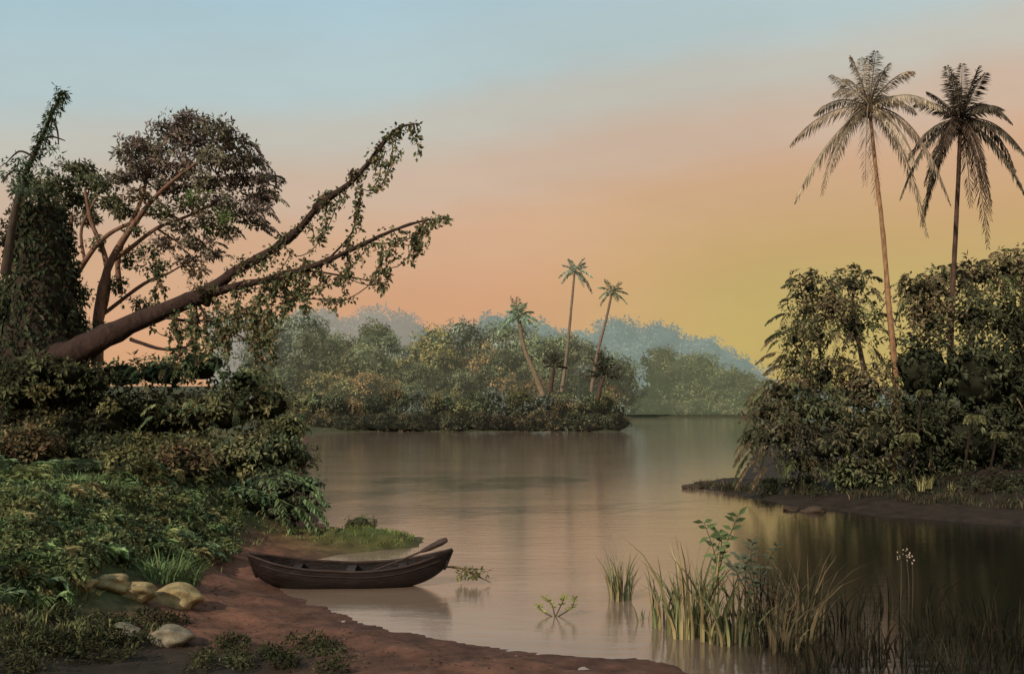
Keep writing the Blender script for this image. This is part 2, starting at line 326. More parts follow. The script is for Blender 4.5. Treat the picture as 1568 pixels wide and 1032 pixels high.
sprigs(a,l1,41,17,.75,SP); sprigs(a,l2,40,15,.8,SP,.9)
tube(a,[P(1300,745,41),P(1290,650,41),P(1260,560,41),P(1245,470,41)],[.16,.12,.08,.04],(.05,.03,.02))
tube(a,[P(1320,745,41),P(1330,620,41),P(1310,500,41),P(1305,440,41)],[.16,.12,.08,.04],(.05,.03,.02))
for u,v,az,e in [(1165,655,3.3,.1),(1155,675,3.5,-.3),(1160,700,3.1,-.5),(1180,610,2.9,.2),(1205,560,3.2,.3),(1210,480,3.1,.2),(1225,440,2.6,.7),(1245,430,1.9,1.2),(1310,430,1.4,1.3),(1290,440,.5,1.),(1195,540,3.2,.2),(1205,510,3.4,.3),(1170,630,3.,.2),(1180,710,3.4,-.4),(1150,690,3.2,-.7)]:
    frond(a,P(u,v,39.6),az,e,1.1,np.array(SP[rng.integers(3)])*.7,.6,16,.07,.28,.6)
a.obj('tropical_shrub')
a=Acc()
l3=[(1400,445,34,22),(1440,432,30,24),(1500,425,36,26),(1545,415,34,30),(1590,430,50,50),(1420,490,48,44),(1490,490,60,50),(1560,500,60,60)]
l4=[(1410,570,56,60),(1490,580,75,65),(1570,590,75,75),(1400,660,60,55),(1480,670,80,60),(1570,680,80,70),(1440,720,60,34),(1540,740,70,40),(1640,560,90,140),(1660,700,90,70)]
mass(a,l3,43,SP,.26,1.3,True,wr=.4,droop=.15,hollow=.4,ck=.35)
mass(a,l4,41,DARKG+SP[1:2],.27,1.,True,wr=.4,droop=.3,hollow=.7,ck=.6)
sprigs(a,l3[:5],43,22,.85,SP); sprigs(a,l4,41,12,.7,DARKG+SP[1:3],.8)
tube(a,[P(1500,770,42),P(1480,620,42),P(1490,500,42)],[.35,.25,.1],(.04,.025,.02))
a.obj('broadleaf_tree')
a=Acc()
for (u,v,s) in [(1393,668,.75),(1492,640,.8),(1530,665,.6),(1415,600,.6)]:
    o_=P(u,v,37.8)
    for k in range(11): frond(a,o_,k*.58,.9,s,(.14,.135,.055),1.,12,.09,.3,.5)
    tube(a,[o_*[1,1,0]+[0,1.2,.2],o_+[0,.3,-.4],o_],[.05,.045,.04],(.03,.02,.015))
a.obj('tree_fern')
palm('coconut_palm',px([(1366,745),(1372,600),(1362,480),(1352,360),(1341,260),(1331,165)],40.5),[.15,.13,.11,.09,.075,.06],3.35,[(.25,.18,.12),(.19,.15,.10),(.31,.24,.155)],25,60,(.26,.14,.075),.013,nuts=9,els=(-.5,1.5),ll=.23,hang=.95,droopy=.95,up=.75)
palm('coconut_palm',px([(1450,700),(1456,500),(1461,400),(1466,300),(1471,185)],42),[.14,.12,.1,.09,.075],3.05,[(.085,.065,.045),(.10,.08,.055),(.09,.06,.042)],29,60,(.07,.04,.028),.019,nuts=4,els=(-.8,1.5),ll=.23,droopy=.95,hang=.95,up=.75)
a=Acc()
for k in range(90):
    u=1060+rng.random()*520; v=752+(u-1060)*.06+rng.random()*8-6
    p=hit(u,v-4); blades(a,p,int(8+rng.random()*14),.25+.3*rng.random(),.25,[(.05,.05,.025),(.03,.03,.018),(.10,.07,.04)],.02,.8)
for k in range(60):
    u=1160+rng.random()*420; v=735+rng.random()*25
    p=hit(u,v); r=.2+.2*rng.random(); foliage(a,p+[0,0,r*.3],(r*1.3,r,r*.7),30,.13,DARKG+SP[3:4],.45,.4,5,hollow=.5)
for u,v in [(1410,752),(1422,748),(1455,760)]:
    blades(a,P(u,v,37),26,.7,.12,[(.25,.24,.08),(.18,.15,.06)],.016,.5)
a.obj('bank_grass')
a=Acc()
for u,v,r in [(1060,745,.3),(1080,741,.35),(1108,741,.3),(1140,738,.35),(1245,780,.28),(1212,778,.2),(1405,773,.25),(1170,748,.4),(1120,746,.35)]:
    p=G(u,v+3); blob(a,(p[0],p[1],.02),(r*1.5,r,r*.6),(.05,.033,.022),M_ROCK,8,.2)
a.obj('shore_stones')

# ------------------------------------------------------------ left bank: trees
a=Acc()
pp,rr=tube(a,[P(40,800,31),P(50,680,31),P(62,560,31),P(66,460,31),P(64,380,31),P(58,322,31)],[1.7,1.5,1.2,.9,.75,.5],(.03,.02,.015),M_BARK,18,6,.08)
n=6000; t=rng.integers(0,len(pp),n); ang=rng.random(n)*6.283
d=np.stack([np.cos(ang),np.sin(ang),np.zeros(n)],1); ps=pp[t]+d*rr[t][:,None]*(1+.35*rng.random((n,1)))+np.stack([np.zeros(n),np.zeros(n),rng.normal(size=n)*.35],1)
leaves(a,ps,nrm(rng.normal(size=(n,3))*.5+np.array([0,0,-.8])),d,.16+.12*rng.random(n),.11,np.array(DARKG)[rng.integers(4,size=n)]*(.7+1.3*rng.random((n,1))))
mass(a,[(60,335,42,20),(30,380,36,40),(95,370,20,28),(20,470,40,60),(10,560,60,70),(105,430,16,24),(112,490,18,22)],31,sc_(DARKG,1.3),.17,1,True,droop=.3,lobe_var=.8)
a.obj('creeper_covered_trunk')

a=Acc()
RB_=(.17,.09,.06)
D=34
for l,r in [([(150,560),(152,470),(170,400),(215,330),(250,290),(300,250)],[.2,.16,.12,.09,.07,.04]),
            ([(150,500),(165,440),(160,390),(140,340),(130,290)],[.14,.11,.09,.07,.04]),
            ([(90,520),(90,450),(105,390),(110,330)],[.15,.12,.09,.05]),
            ([(90,470),(130,400),(165,360),(215,335)],[.11,.09,.07,.05]),
            ([(170,400),(200,380),(240,350),(290,330),(350,300)],[.09,.08,.06,.05,.03]),
            ([(185,450),(182,390),(215,310),(225,270),(230,230)],[.1,.09,.07,.05,.03]),
            ([(160,480),(220,435),(255,420),(290,400)],[.07,.06,.04,.02]),
            ([(215,330),(260,330),(300,350)],[.05,.04,.02]),([(250,290),(300,285),(370,270)],[.06,.04,.02]),
            ([(290,330),(340,335),(385,325)],[.04,.03,.015]),([(240,350),(280,375),(310,385)],[.04,.03,.015]),
            ([(105,390),(80,350),(70,310)],[.07,.05,.03]),([(130,400),(125,350),(150,300)],[.06,.05,.02])]:
    tube(a,px(l,D+rng.normal()*.5),r,RB_,sides=7,rough=.05)
pads=[(292,188,34,12),(330,200,36,13),(262,205,34,13),(212,222,26,9),(232,232,40,13),(192,240,22,10),(360,222,32,13),(300,226,48,15),(385,248,28,11),(340,250,44,14),(275,258,44,13),(222,262,34,12),(186,272,22,10),(408,275,20,9),(372,278,36,12),(318,282,40,13),(258,290,36,11),(212,300,24,9),(412,300,18,8),(388,306,30,10),(340,310,36,11),(290,318,34,10),(245,325,26,9),(370,334,28,9),(325,342,32,9),(275,348,30,9),(345,358,22,8),(300,372,28,9),(250,372,24,9),(322,392,22,8),(285,402,24,8),(305,418,18,7),(392,322,18,7),(395,345,16,7)]
for i_,pd in enumerate(pads):
    mass(a,[pd],D+(rng.random()-.5)*2.2,REDB if pd[1]<290 or rng.random()<.5 else [(.14,.13,.06),(.11,.12,.05),(.17,.10,.06)],.18,2.2 if pd[1]<300 else 1.9,False,0,dr=1.3,wr=.42,droop=.1,hollow=.25,m=6,lobe_var=.8)
for _ in range(110):
    pd=pads[rng.integers(len(pads))]; q=P(pd[0]+(rng.random()-.3)*pd[2]*1.4,pd[1]+rng.normal()*pd[3]*.5,D-1+2*rng.random())
    frond(a,q,rng.normal()*.9-.2,.1+rng.normal()*.3,.65,np.array(REDB[rng.integers(4)])*(.7+.7*rng.random()),.5,9,.12,.3,.4)
mass(a,[(345,335,16,8),(350,325,20,9),(300,300,26,10),(325,350,16,8)],D-1.5,[(.12,.17,.045),(.09,.13,.04)],.17,.7,False,hollow=.3)
mass(a,[(120,262,30,12),(150,282,34,13),(95,285,34,12),(60,292,34,16),(110,308,44,14),(168,312,24,12),(75,330,36,16),(135,335,20,10),(190,325,20,9)],D+1,[(.10,.10,.05),(.12,.095,.055),(.085,.095,.046)],.19,2.3,False,2.5,dr=1.1,droop=.2,hollow=.3,m=6,lobe_var=.7)
mass(a,[(200,400,20,16),(240,410,24,14),(180,440,20,16),(120,455,30,18),(205,355,18,12),(225,385,20,12),(150,370,16,12),(100,420,16,14),(215,470,26,14),(130,510,34,20)],D-1,[(.08,.09,.045),(.11,.11,.05),(.07,.08,.045)],.16,1.1,False,droop=.5,hollow=.2)
a.obj('spreading_tree')

a=Acc()
st,_=tube(a,px([(8,420),(22,330),(38,270),(60,220),(80,175),(95,140)],29),[.14,.1,.08,.06,.04,.02],(.05,.035,.025))
for q in range(len(st)):
    if q<8: continue
    for k in range(5):
        r=nrm(rng.normal(size=3)); r[2]=-abs(r[2])*.8
        foliage(a,st[q]+r*.1,(.09,.09,.15),3,.15,GREEN[:2]+DARKG[:1],.3,.8,4)
for l in [[(60,215),(80,210),(100,216)],[(80,180),(88,200),(90,222)],[(40,265),(20,262),(2,280)],[(50,240),(30,232),(10,250)]]:
    tube(a,px(l,29),[.04,.03,.015],(.05,.035,.025),sides=5)
mass(a,[(25,250,26,12),(75,230,22,10),(30,290,28,16),(15,270,24,14),(70,262,14,10)],29,[(.10,.15,.09),(.08,.10,.06)],.18,.8,False,droop=.6,hollow=.2,wr=.3)
a.obj('leafy_sapling')

# leaning dead tree with vines
a=Acc(); BK=(.036,.02,.016)
paths=[]
def br(l,r,col=BK,sides=8):
    p,q=tube(a,[P(*x) for x in l],r,col,sides=sides,rough=.12); paths.append((p,q)); return p
br([(-30,640,31),(30,585,30.4),(110,542,29.7),(200,497,29),(310,450,28),(365,413,27.5),(440,368,27),(490,315,26.6),(545,272,26.3),(590,216,26),(612,196,25.9),(637,190,25.8)],[.65,.55,.40,.28,.2,.13,.10,.085,.065,.05,.035,.015],sides=12)
br([(300,458,28),(330,447,27.8),(370,437,27.5),(440,420,27),(500,400,26.7),(560,372,26.4),(610,350,26),(655,337,25.8),(687,336,25.6)],[.2,.13,.10,.085,.07,.055,.04,.025,.01])
for l,r in [([(365,415,27.5),(400,398,27.2),(432,365,27),(470,340,26.8),(482,325,26.7)],[.06,.045,.04,.03,.02]),
  ([(500,400,26.7),(540,355,27),(545,310,27)],[.035,.025,.01]),([(560,372,26.4),(600,372,26.2),(640,360,26),(652,345,25.9)],[.025,.02,.015,.01]),
  ([(480,320,26.6),(500,298,26.6),(520,293,26.5)],[.07,.05,.02]),([(540,275,26.3),(538,262,26.2),(552,268,26.2)],[.05,.04,.02]),([(600,210,26),(600,240,26),(585,285,26)],[.02,.015,.01]),
  ([(440,420,27),(470,415,26.9),(540,425,26.7),(590,435,26.4)],[.035,.03,.02,.01]),([(400,430,27.3),(430,455,27),(520,458,26.8)],[.03,.02,.01]),
  ([(300,470,28),(300,510,27.8),(270,550,27.6)],[.05,.04,.03]),([(250,485,28.5),(300,492,28),(380,480,27.6),(410,500,27.4)],[.06,.04,.03,.015]),
  ([(300,460,28),(330,500,27.7),(360,510,27.5),(400,540,27.3)],[.05,.035,.025,.015]),([(200,520,29),(250,535,28.6),(290,530,28.2)],[.07,.045,.02]),
  ([(637,190,25.8),(640,203,25.8),(634,214,25.8)],[.018,.014,.006]),([(590,216,26),(575,240,26),(560,262,26.1)],[.03,.02,.012])]:
    br(l,r,sides=6)
blob(a,P(312,455,27.9),(.28,.25,.25),BK,M_BARK,7,.25,4)
VC=np.array([(.09,.11,.05),(.13,.11,.05),(.07,.09,.04),(.16,.11,.055)])
def strand(s,ln,sway=(0,0),dens=1.,sz=.12):
    k=max(4,int(ln/.09)); t=np.linspace(0,1,k); ph=rng.random()*6
    p=np.stack([s[0]+sway[0]*t**1.5+.06*np.sin(t*5+ph)*ln,s[1]+sway[1]*t+.05*np.cos(t*4+ph),s[2]-ln*t],1)
    q=p[::2] if k>5 else p
    tube(a,q,np.full(len(q),.012),(.06,.045,.03),sides=4,sub=1)
    n=int(k*3.6*dens)+2; ii=rng.integers(0,k,n); n=len(ii)
    leaves(a,p[ii]+rng.normal(size=(n,3))*.05,nrm(rng.normal(size=(n,3))+np.array([0,0,-.9])),nrm(rng.normal(size=(n,3))+np.array([0,-.9,.5])),sz*(.7+.8*rng.random(n)),sz*.7,VC[rng.integers(4,size=n)]*(.6+.9*rng.random((n,1))))
def catenary(s,e,sag,dens=1.,sz=.12):
    ln=np.linalg.norm(e-s); k=max(6,int(ln/.09)); t=np.linspace(0,1,k)[:,None]; p=s*(1-t)+e*t; p[:,2]-=(sag*4*t*(1-t)).ravel(); p+=np.cumsum(rng.normal(size=p.shape)*.008,0)
    tube(a,p[::2],np.full(len(p[::2]),.014),(.06,.045,.03),sides=4,sub=1)
    n=int(k*3.5*dens); ii=rng.integers(0,k,n); ii=ii[np.sin(ii*.35+rng.random()*6)>-.5]; n=len(ii)
    leaves(a,p[ii]+rng.normal(size=(n,3))*.06,nrm(rng.normal(size=(n,3))+np.array([0,0,-.8])),nrm(rng.normal(size=(n,3))+np.array([0,-.9,.5])),sz*(.7+.8*rng.random(n)),sz*.7,VC[rng.integers(4,size=n)]*(.6+.9*rng.random((n,1))))
for bi,(p,r) in enumerate(paths):
    ok=[q for q in range(len(p)) if p[q][0]>-9.6]
    if not ok: continue
    seg=np.linalg.norm(p[-1]-p[ok[0]])
    for _ in range(int(seg*2.0)+1):
        q=ok[rng.integers(len(ok))]; strand(p[q],.12+.5*rng.random()**2,(.12*rng.normal(),.1*rng.normal()))
    n=int(seg*40); qi=np.array(ok)[rng.integers(0,len(ok),n)]
    gate=np.sin(p[qi][:,0]*3.1+bi)>0; qi=qi[gate]; n=len(qi)
    if n: leaves(a,p[qi]+rng.normal(size=(n,3))*(r[qi][:,None]*.8+.05),nrm(rng.normal(size=(n,3))+np.array([0,0,-.5])),nrm(rng.normal(size=(n,3))+np.array([0,-.9,.5])),.11*(.7+.8*rng.random(n)),.08,VC[rng.integers(4,size=n)]*(.6+.9*rng.random((n,1))))
for u,v,d,ln,sw in [(548,285,26.3,1.1,.1),(640,350,25.9,.8,-.2),(650,345,25.8,.6,-.1),(600,365,26.2,1.1,-.2),(580,372,26.2,1.2,.1),(445,420,27,1.6,-.5),(405,440,27.2,2.0,.1),(470,430,26.9,.9,0),(385,470,27.4,1.5,.3),(340,490,27.6,1.,.1),(300,500,27.8,1.,0),(245,400,30,1.0,.05),(240,420,30,1.,.0),(500,300,26.5,1.2,-.2),(380,470,27.4,1.,.5),(320,480,27.8,1.3,-.1),(465,395,26.9,.8,0),(410,470,27.2,1.5,.05),(350,470,27.5,1.,-.2),(435,430,27,.9,.1),
    (330,455,27.7,1.4,.1),(360,445,27.5,1.7,-.2),(425,425,27.1,1.3,-.3),(290,470,28,1.2,.2),(260,480,28.3,1.1,.1),(395,450,27.3,1.5,-.1),(275,478,28.1,1.3,-.2),(455,420,26.9,1.0,.2),(490,405,26.8,.7,.0),(530,388,26.6,.6,.1)]:
    strand(P(u,v,d),ln,(sw,0),2.,.13)
for s,e,g_ in [((490,310,26.6),(540,280,26.3),.5),((430,370,27),(520,300,26.5),.9),((590,230,26),(560,290,26.2),.3),((480,455,26.8),(600,400,26.2),.5),((410,430,27.2),(560,380,26.4),.7),((330,470,27.8),(470,420,26.9),.9),((600,350,26.1),(655,345,25.8),.5),((600,410,26.2),(640,365,25.9),.2),((545,280,26.3),(610,225,26),.6),((270,500,28.3),(400,460,27.3),.6),((500,400,26.7),(590,435,26.3),.25),((375,440,27.4),(450,385,27),.35),((300,480,28),(440,430,27),.5),((350,500,27.6),(450,450,27),.4),((230,500,28.6),(340,480,27.7),.5),((280,500,28),(420,500,27.2),.4)]:
    catenary(P(*s),P(*e),g_,1.3)
mass(a,[(312,440,22,10),(375,405,20,10),(500,300,12,8),(545,272,12,10),(420,430,18,9),(520,430,22,8),(575,432,14,8),(640,380,12,8),(400,395,18,8)],27.3,[tuple(q) for q in VC],.12,.8,False,.8,hollow=.2)
a.obj('leaning_dead_tree')

# ------------------------------------------------------------ left bank: bushes
a=Acc()
GB=sc_([(.047,.07,.034),(.04,.055,.028),(.068,.077,.03),(.034,.045,.022),(.08,.067,.03)],2.4)
lb1=[(190,575,40,24),(250,572,46,26),(310,560,42,30),(380,590,40,28),(410,620,44,30),(350,630,60,36),(280,640,60,40),(220,640,60,40)]
lb2=[(440,655,30,22),(425,690,44,30),(375,700,60,36),(310,710,60,40),(455,700,26,20),(250,720,60,40),(445,735,24,16)]
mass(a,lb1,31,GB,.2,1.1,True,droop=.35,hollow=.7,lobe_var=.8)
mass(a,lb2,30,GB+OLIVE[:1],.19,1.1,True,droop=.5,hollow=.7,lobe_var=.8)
sprigs(a,lb1+lb2,30.5,9,.55,GB,.8)
a.obj('hanging_bush')
a=Acc()
mass(a,[(470,745,24,16),(430,745,44,26),(380,765,56,30),(475,775,20,14),(330,790,50,26),(430,780,34,20),(455,790,16,12),(390,800,40,18)],28,sc_([(.04,.065,.03),(.03,.045,.022),(.055,.06,.03)],2.),.17,1.1,True,.8,droop=.7,hollow=.7,lobe_var=.7)
for u,v,az,e in [(470,740,.2,.3),(478,750,0,.1),(470,760,-.3,0),(455,770,-.2,-.2),(440,785,-.5,-.3),(470,775,.1,-.4),(440,730,.3,.7),(455,735,.8,.6),(480,765,-.1,-.2),(420,735,-.8,.5),(400,750,-1.2,.4),(435,760,-.9,.1)]:
    frond(a,P(u-15,v,27.2),az,e,.8,(.11,.16,.06),.7,9,.13,.32,.5)
a.obj('drooping_shrub')
a=Acc()
UG=sc_([(.027,.03,.015),(.037,.03,.018),(.047,.05,.02),(.022,.022,.012)],1.8)
mass(a,[(40,600,60,40),(110,590,50,40),(160,640,50,40),(90,660,60,40),(20,680,50,50),(180,700,50,34),(120,710,50,30)],30,UG,.2,1.0,True,droop=.35,hollow=.7,lobe_var=.8)
mass(a,[(70,565,40,24),(40,580,50,30),(150,580,30,24),(110,572,26,18)],29,UG,.18,1.1,True,.6,droop=.35,hollow=.6)
mass(a,[(165,625,14,8),(235,735,26,12),(160,700,20,10),(60,600,24,10),(80,640,20,8),(200,735,22,12)],28.3,[(.18,.13,.045),(.15,.13,.045)],.16,.8,False,droop=.3,hollow=.3)
for _ in range(46):
    x=-7.5-rng.random()*10; y=24.5+rng.random()*8
    if x>-8.2-(y-24.5)*.15: continue
    z=hz(x,y); r=.45+.45*rng.random()
    blob(a,(x,y,z+r*.3),(r*.75,r*.75,r*.55),(.016,.017,.010),M_CORE,6,.15)
    foliage(a,(x,y,z+r*.35),(r,r,r*.75),int(190*r*r/.5),.17,UG+GB[:3] if rng.random()<.65 else OLIVE,.45,.3,5,hollow=.7)
a.obj('dark_undergrowth')

# ferns and ground cover
a=Acc()
for _ in range(290):
    u=5+rng.random()*330; v=715+rng.random()*215
    if v>862 and u>115: continue
    if v>890-.1*u and u>100: continue
    p=hit(u,v)
    c=np.array([(.13,.19,.065),(.17,.19,.065),(.10,.14,.065),(.21,.17,.065)][rng.integers(4)])*(.5+.8*rng.random())
    s=.45+.45*rng.random(); k=rng.integers(5,9)
    for j in range(k): frond(a,p+[0,0,.05],j*6.28/k+rng.random(),.75+.4*rng.random(),s,c,.8,10,.10,.26,.3)
for u,v,h_ in [(135,750,.5),(150,760,.55),(115,752,.5),(165,766,.45),(100,750,.4),(60,785,.4),(262,893,.7),(245,893,.7),(280,898,.6)]:
    p=hit(u,v)
    blades(a,p,90,h_,.35,[(.11,.17,.055),(.14,.18,.06),(.08,.12,.05)],.018,.9)
a.obj('fern_bank')
a=Acc()
for _ in range(1000):
    u=5+rng.random()*430; v=740+rng.random()*250
    p=hit(u,v)
    if p[2]<.3 or (880<v<950 and 140<u<310): continue
    blades(a,p,6,.12+.16*rng.random(),.2,[(.13,.14,.045),(.08,.11,.04),(.15,.13,.05),(.06,.07,.03)],.016,.9,3)
for _ in range(300):
    x=-6.2+rng.random()*4.2; y=26.6+rng.random()*3; z=hz(x,y)
    if z>.08: blades(a,(x,y,z-.02),9,.08+.1*rng.random(),.18,[(.14,.18,.04),(.08,.11,.03),(.20,.19,.05)],.014,.9,3)
a.obj('grass')
a=Acc()
for _ in range(360):
    u=10+rng.random()*360; v=760+rng.random()*140
    if v>868 and u>135: continue
    p=hit(u,v)
    if p[2]<.32: continue
    r=.12+.16*rng.random(); foliage(a,p+[0,0,r*.5],(r,r,r*.7),30,.09,[(.12,.15,.05),(.08,.12,.05),(.17,.16,.055),(.07,.075,.038)],.6,.1,4)
for _ in range(110):
    u=rng.random()*520; v=945+rng.random()*85
    if u>300 and v<985: continue
    if 225<u<300 and 960<v<1010: continue
    p=hit(u,v)
    foliage(a,p+[0,0,.05],(.16,.16,.1),22,.08,[(.04,.045,.02),(.055,.05,.022)],.4,.1,4)
for u,v in [(120,885),(135,880),(125,875),(110,900),(55,885),(200,845)]:
    p=hit(u,v)+[0,-.2,.12]; n=12
    leaves(a,p+rng.normal(size=(n,3))*[.12,.1,.06],rng.normal(size=(n,3)),np.tile([0,-.8,.5],(n,1)),.06,.05,np.tile([.45,.13,.04] if u!=55 else [.45,.35,.05],(n,1)))
a.obj('low_ground_plants')
a=Acc()
for _ in range(240):
    u=290+rng.random()*560; v=900+rng.random()*125
    p=hit(u,v)
    if p[2]<.03: continue
    r=.01+.022*rng.random()**2; blob(a,p,(r*1.4,r,r*.6),np.array([.12,.075,.055])*(.4+.8*rng.random()),M_ROCK,2,.2)
for _ in range(600):
    u=200+rng.random()*620; v=900+rng.random()*125; p=hit(u,v)
    if p[2]<.03: continue
    leaves(a,p[None]+[0,0,.012],rng.normal(size=(1,3))*[1,1,.1],np.array([[0,0,1.]]),.05+.05*rng.random(),.03,np.array([[.12,.07,.035]])*(.4+1.*rng.random()))
a.obj('leaf_litter')
for u,v,r in [(172,903,.27),(208,914,.27),(268,926,.36),(262,984,.25),(190,975,.2),(122,905,.22)]:
    a=Acc(); p=hit(u,v); blob(a,p+[0,0,r*.3],(r*1.25,r,r*.66),(.27,.20,.10) if v<960 else (.17,.14,.10),M_ROCK,12,.17,3.1); a.obj('boulder')

a=Acc(); p=hit(540,832); blob(a,(p[0]-.05,28.2,.42),(.34,.3,.2),(.035,.035,.015),M_ROCK,9,.22,3)
foliage(a,(p[0]-.05,28.2,.42),(.4,.32,.24),130,.08,[(.07,.08,.025),(.045,.05,.02)],.5,.1,4); a.obj('mossy_stump')

# ------------------------------------------------------------ canoe
em=bpy.data.objects.new('canoe',None); sc.collection.objects.link(em)
Lc=4.0; ns=41; nc=15
def hull(off):
    V=[]
    for i in range(ns):
        t=i/(ns-1); x=(t-.5)*Lc
        e=abs(2*t-1)
        wid=.47*(1-(e**(2.6 if t>.5 else 4.5)))**.8*(1 if t>.5 else .97)+.02
        if t<.5: wid=max(wid,.10) if i>0 else .06
        sheer=.46+.28*e**2.4+(.02 if t<.5 else .08*e**4); keel=.0+.30*e**5+(0 if t<.5 else .12*e**3)
        for j in range(nc):
            s=-1+2*j/(nc-1); sh=abs(s)
            yy=math.copysign(wid*min(1,(sh*1.25))**.75,s) if sh>0 else 0
            zz=keel+(sheer-keel)*(sh**2.3)
            xx=x+(sh**2.3)*(.16*e**6)*(1 if t>.5 else -1)
            V.append((xx*(1-off*.02),yy*(1-off*.1) ,zz+off*.035*(1-sh**2.3)))
    return np.array(V)
A0=hull(0);A1=hull(1); a=Acc()
i=np.arange(ns-1)[:,None]*nc+np.arange(nc-1)[None]; f=np.stack([i,i+1,i+nc+1,i+nc],-1).reshape(-1,4)
wood=(.016,.009,.008)
a.add(A0,f,wood,M_WOOD,True); a.add(A1,f[:,::-1],(.012,.007,.006),M_WOOD,True)
for j in (0,nc-1):
    tube(a,A0[j::nc][::4]+[0,0,.01],np.full(len(A0[j::nc][::4]),.03),(.035,.02,.016),M_WOOD,6,4)
    tube(a,A0[j::nc][2:-2][::4]*[1,1.02,1]-[0,0,.11],np.full(len(A0[j::nc][2:-2][::4]),.016),(.025,.015,.012),M_WOOD,6,4)
for e_ in (0,ns-1):
    seg=A0[e_*nc:(e_+1)*nc]; tube(a,seg,np.full(nc,.035),(.02,.012,.01),M_WOOD,6,2)
hullo=a.obj('hull'); hullo.parent=em
def boxq(c,h):
    c=np.array(c);s=np.array([[-1,-1,-1],[1,-1,-1],[1,1,-1],[-1,1,-1],[-1,-1,1],[1,-1,1],[1,1,1],[-1,1,1]])*np.array(h)
    return c+s,np.array([[0,3,2,1],[4,5,6,7],[0,1,5,4],[1,2,6,5],[2,3,7,6],[3,0,4,7]])
for nm,x,w in (('thwart_1',-1.15,.40),('thwart_2',0,.43),('thwart_3',1.1,.36)):
    a=Acc(); v,f_=boxq((x,0,.42 if x==0 else .47),(.09,w,.015)); a.add(v,f_,(.025,.015,.012),M_WOOD); q=a.obj(nm); q.parent=em
a=Acc(); tube(a,[(.35,.1,.33),(.9,-.25,.60),(1.55,-.33,.88)],[.022,.022,.024],(.04,.025,.02),M_WOOD,8,3)
tube(a,[(1.5,-.32,.86),(1.66,-.34,.93),(1.92,-.36,1.06),(2.05,-.37,1.12)],[.03,.06,.075,.05],(.04,.025,.02),M_WOOD,8,4)
q=a.obj('paddle'); q.parent=em
cp=G(538,897); em.location=(cp[0],cp[1],-.06); em.rotation_euler=(math.radians(3),0,math.radians(4))
a=Acc()
b0=np.array([cp[0]+2.05,cp[1]+.25,.25])
tube(a,[b0+[-.1,0,.12],b0+[.25,0,.1],b0+[.6,-.05,-.05],b0+[.95,-.1,-.2]],[.02,.025,.02,.01],(.12,.09,.04),sides=5)
tube(a,[b0+[.1,0,.1],b0+[.4,.05,.08],b0+[.8,.1,.05]],[.015,.015,.008],(.12,.09,.04),sides=5)
foliage(a,b0+[.5,0,-.02],(.38,.2,.08),36,.12,[(.17,.15,.04),(.10,.10,.03)],.3,.3,4,hollow=.2)
a.obj('floating_branch')

# ------------------------------------------------------------ foreground reeds
REED=[(.20,.17,.065),(.12,.14,.055),(.07,.07,.036),(.24,.17,.07)]
def reed(name,lst,w=.02,lean=.45,cols=REED):
    a=Acc()
    for u,v,n,h,s in lst:
        x,y=G(u,v); blades(a,(x,y,-.1),n,h,s,cols,w,lean)
    return a.obj(name)
reed('reed_clump',[(950,918,70,1.2,.22),(985,950,10,.5,.15)],.018,.35)
reed('reed_clump',[(1050,975,46,2.1,.3),(1085,978,36,1.8,.35),(1015,960,18,1.4,.2),(1120,985,36,1.4,.35)],.03,.5)
reed('reed_clump',[(1165,975,60,1.6,.45),(1210,980,55,1.7,.45),(1235,970,40,1.9,.4),(1180,990,60,1.1,.5)],.02,.5,[(.10,.068,.038),(.055,.048,.025),(.13,.09,.042),(.03,.03,.016)])
reed('reed_clump',[(1290,960,40,1.2,.6),(1380,930,40,.9,.8),(1450,980,60,.8,.8),(1520,960,70,.9,.8),(1330,1000,70,.7,.8),(1400,1020,90,.6,.9),(1500,1030,90,.7,.9),(1270,1020,70,.6,.7),(1560,1000,70,.9,.8)],.014,.6,[(.02,.018,.010),(.014,.014,.008),(.028,.02,.012)])
def weed(name,stems,L,col,d0):
    a=Acc()
    for l in stems:
        pts=[P(u,v,d0) for u,v in l]; p,_=tube(a,pts,np.linspace(.014,.005,len(pts)),(.07,.06,.03),M_LEAF,5,4)
        for q in range(len(p)//3,len(p)):
            for s in (-1,1):
                ax=np.array([[s*.9,rng.normal()*.5,.35+.3*rng.normal()]]); leaves(a,p[q:q+1],ax,np.array([[0,-.8,.5]]),L*(.7+.5*rng.random()),L*.42,np.array([col])*(.7+.6*rng.random()))
    return a.obj(name)
weed('broadleaf_weed',[[(1095,965),(1100,900),(1095,850),(1078,800)],[(1095,900),(1110,840),(1130,790)],[(1098,880),(1105,830),(1100,815)]],.20,(.085,.12,.045),16.6)
weed('broadleaf_weed',[[(1150,970),(1155,910),(1145,870),(1130,850)],[(1155,930),(1165,880),(1190,835)],[(1150,920),(1130,880),(1120,865)],[(1158,900),(1150,860),(1152,830)]],.15,(.07,.085,.055),16.4)
weed('water_weed',[[(850,945),(845,925),(835,915)],[(850,945),(862,920),(865,912)],[(852,945),(875,930),(880,915)],[(848,945),(830,935),(825,925)]],.10,(.2,.2,.05),18.4)
a=Acc()
for u in (1378,1390,1396):
    x,y=G(u,960); tube(a,[(x,y,-.1),(x+.02,y,.7),(x+.04*rng.normal(),y,1.15+.15*rng.random())],[.008,.007,.005],(.06,.05,.03),M_LEAF,5,3)
    t_=np.array([x,y,1.25]); n=7; leaves(a,t_+rng.normal(size=(n,3))*[.04,.05,.08],rng.normal(size=(n,3)),np.tile([0,-.9,.3],(n,1)),.04,.03,np.tile([.3,.22,.17],(n,1)))
a.obj('wild_flower')

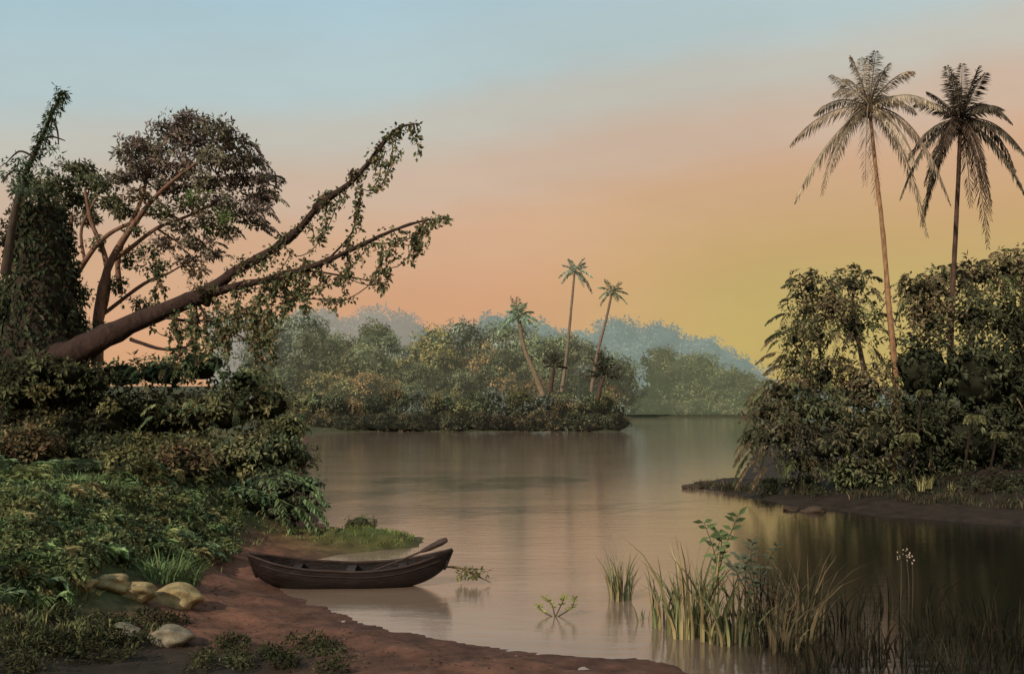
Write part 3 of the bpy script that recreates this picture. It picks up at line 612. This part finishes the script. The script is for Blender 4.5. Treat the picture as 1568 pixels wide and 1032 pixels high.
# ------------------------------------------------------------ sky & light
w=bpy.data.worlds.new('World'); sc.world=w; w.use_nodes=True; nt=w.node_tree; nt.nodes.clear(); N=nt.nodes.new; L=nt.links.new
o=N('ShaderNodeOutputWorld'); tc=N('ShaderNodeTexCoord'); sx=N('ShaderNodeSeparateXYZ'); L(tc.outputs['Generated'],sx.inputs[0])
def mth(op,a_,b_=None):
    n=N('ShaderNodeMath'); n.operation=op
    for k,q in enumerate((a_,b_)):
        if q is None: continue
        if isinstance(q,(int,float)): n.inputs[k].default_value=q
        else: L(q,n.inputs[k])
    return n.outputs[0]
def mr(x,a_,b_,c_=0,d_=1):
    n=N('ShaderNodeMapRange'); n.interpolation_type='SMOOTHSTEP'; L(x,n.inputs[0])
    for k,q in zip((1,2,3,4),(a_,b_,c_,d_)): n.inputs[k].default_value=q
    return n.outputs[0]
no=N('ShaderNodeTexNoise'); no.inputs['Scale'].default_value=3; no.inputs['Detail'].default_value=9; no.inputs['Roughness'].default_value=.6; mpp=N('ShaderNodeMapping'); mpp.inputs['Scale'].default_value=(1,1,3); L(tc.outputs['Generated'],mpp.inputs[0]); L(mpp.outputs[0],no.inputs['Vector'])
t=mth('ADD',mth('SUBTRACT',sx.outputs[2],mth('MULTIPLY',sx.outputs[0],.12)),mth('MULTIPLY',mth('SUBTRACT',no.outputs['Fac'],.5),.06))
cr=N('ShaderNodeValToRGB'); e=cr.color_ramp; e.interpolation='EASE'
st=[(0,(206,154,110)),(.10,(211,158,117)),(.17,(210,167,130)),(.225,(204,178,154)),(.275,(194,190,177)),(.32,(180,197,197)),(.40,(170,198,208)),(1.,(162,184,196))]
e.elements[0].position=0; e.elements[0].color=lin(*st[0][1]); e.elements[1].position=1; e.elements[1].color=lin(*st[-1][1])
for p_,c_ in st[1:-1]: k=e.elements.new(p_); k.color=lin(*c_)
L(t,cr.inputs[0])
mk=mth('MULTIPLY',mr(sx.outputs[0],-.04,.27),mr(sx.outputs[2],.25,.08))
mx=N('ShaderNodeMix'); mx.data_type='RGBA'; L(mth('MULTIPLY',mk,.97),mx.inputs[0]); L(cr.outputs[0],mx.inputs[6]); mx.inputs[7].default_value=lin(190,166,92)
mot=mr(no.outputs['Fac'],.3,.7,.96,1.04)
bg=N('ShaderNodeBackground'); L(mx.outputs[2],bg.inputs[0]); L(mth('MULTIPLY',mot,.98),bg.inputs[1])
sky=N('ShaderNodeTexSky'); sky.sky_type='NISHITA'; sky.sun_disc=False; sky.sun_elevation=math.radians(32); sky.sun_rotation=math.radians(218)
bg2=N('ShaderNodeBackground'); L(sky.outputs[0],bg2.inputs[0]); bg2.inputs[1].default_value=.006
ad=N('ShaderNodeAddShader'); L(bg.outputs[0],ad.inputs[0]); L(bg2.outputs[0],ad.inputs[1]); L(ad.outputs[0],o.inputs[0])
su=bpy.data.lights.new('sun','SUN'); su.energy=3.9; su.angle=math.radians(.5); su.color=(1,.87,.68)
so=bpy.data.objects.new('sun',su); sc.collection.objects.link(so)
el=math.radians(32); az=math.radians(218); dv=Vector((math.sin(az)*math.cos(el),math.cos(az)*math.cos(el),math.sin(el)))
so.rotation_euler=dv.to_track_quat('Z','Y').to_euler()
cam=bpy.data.cameras.new('camera'); co=bpy.data.objects.new('camera',cam); sc.collection.objects.link(co)
cam.lens=35; cam.sensor_width=36; cam.clip_end=9000; co.location=(0,0,H); co.rotation_euler=(math.radians(90),0,0); cam.shift_y=96/1568
sc.camera=co
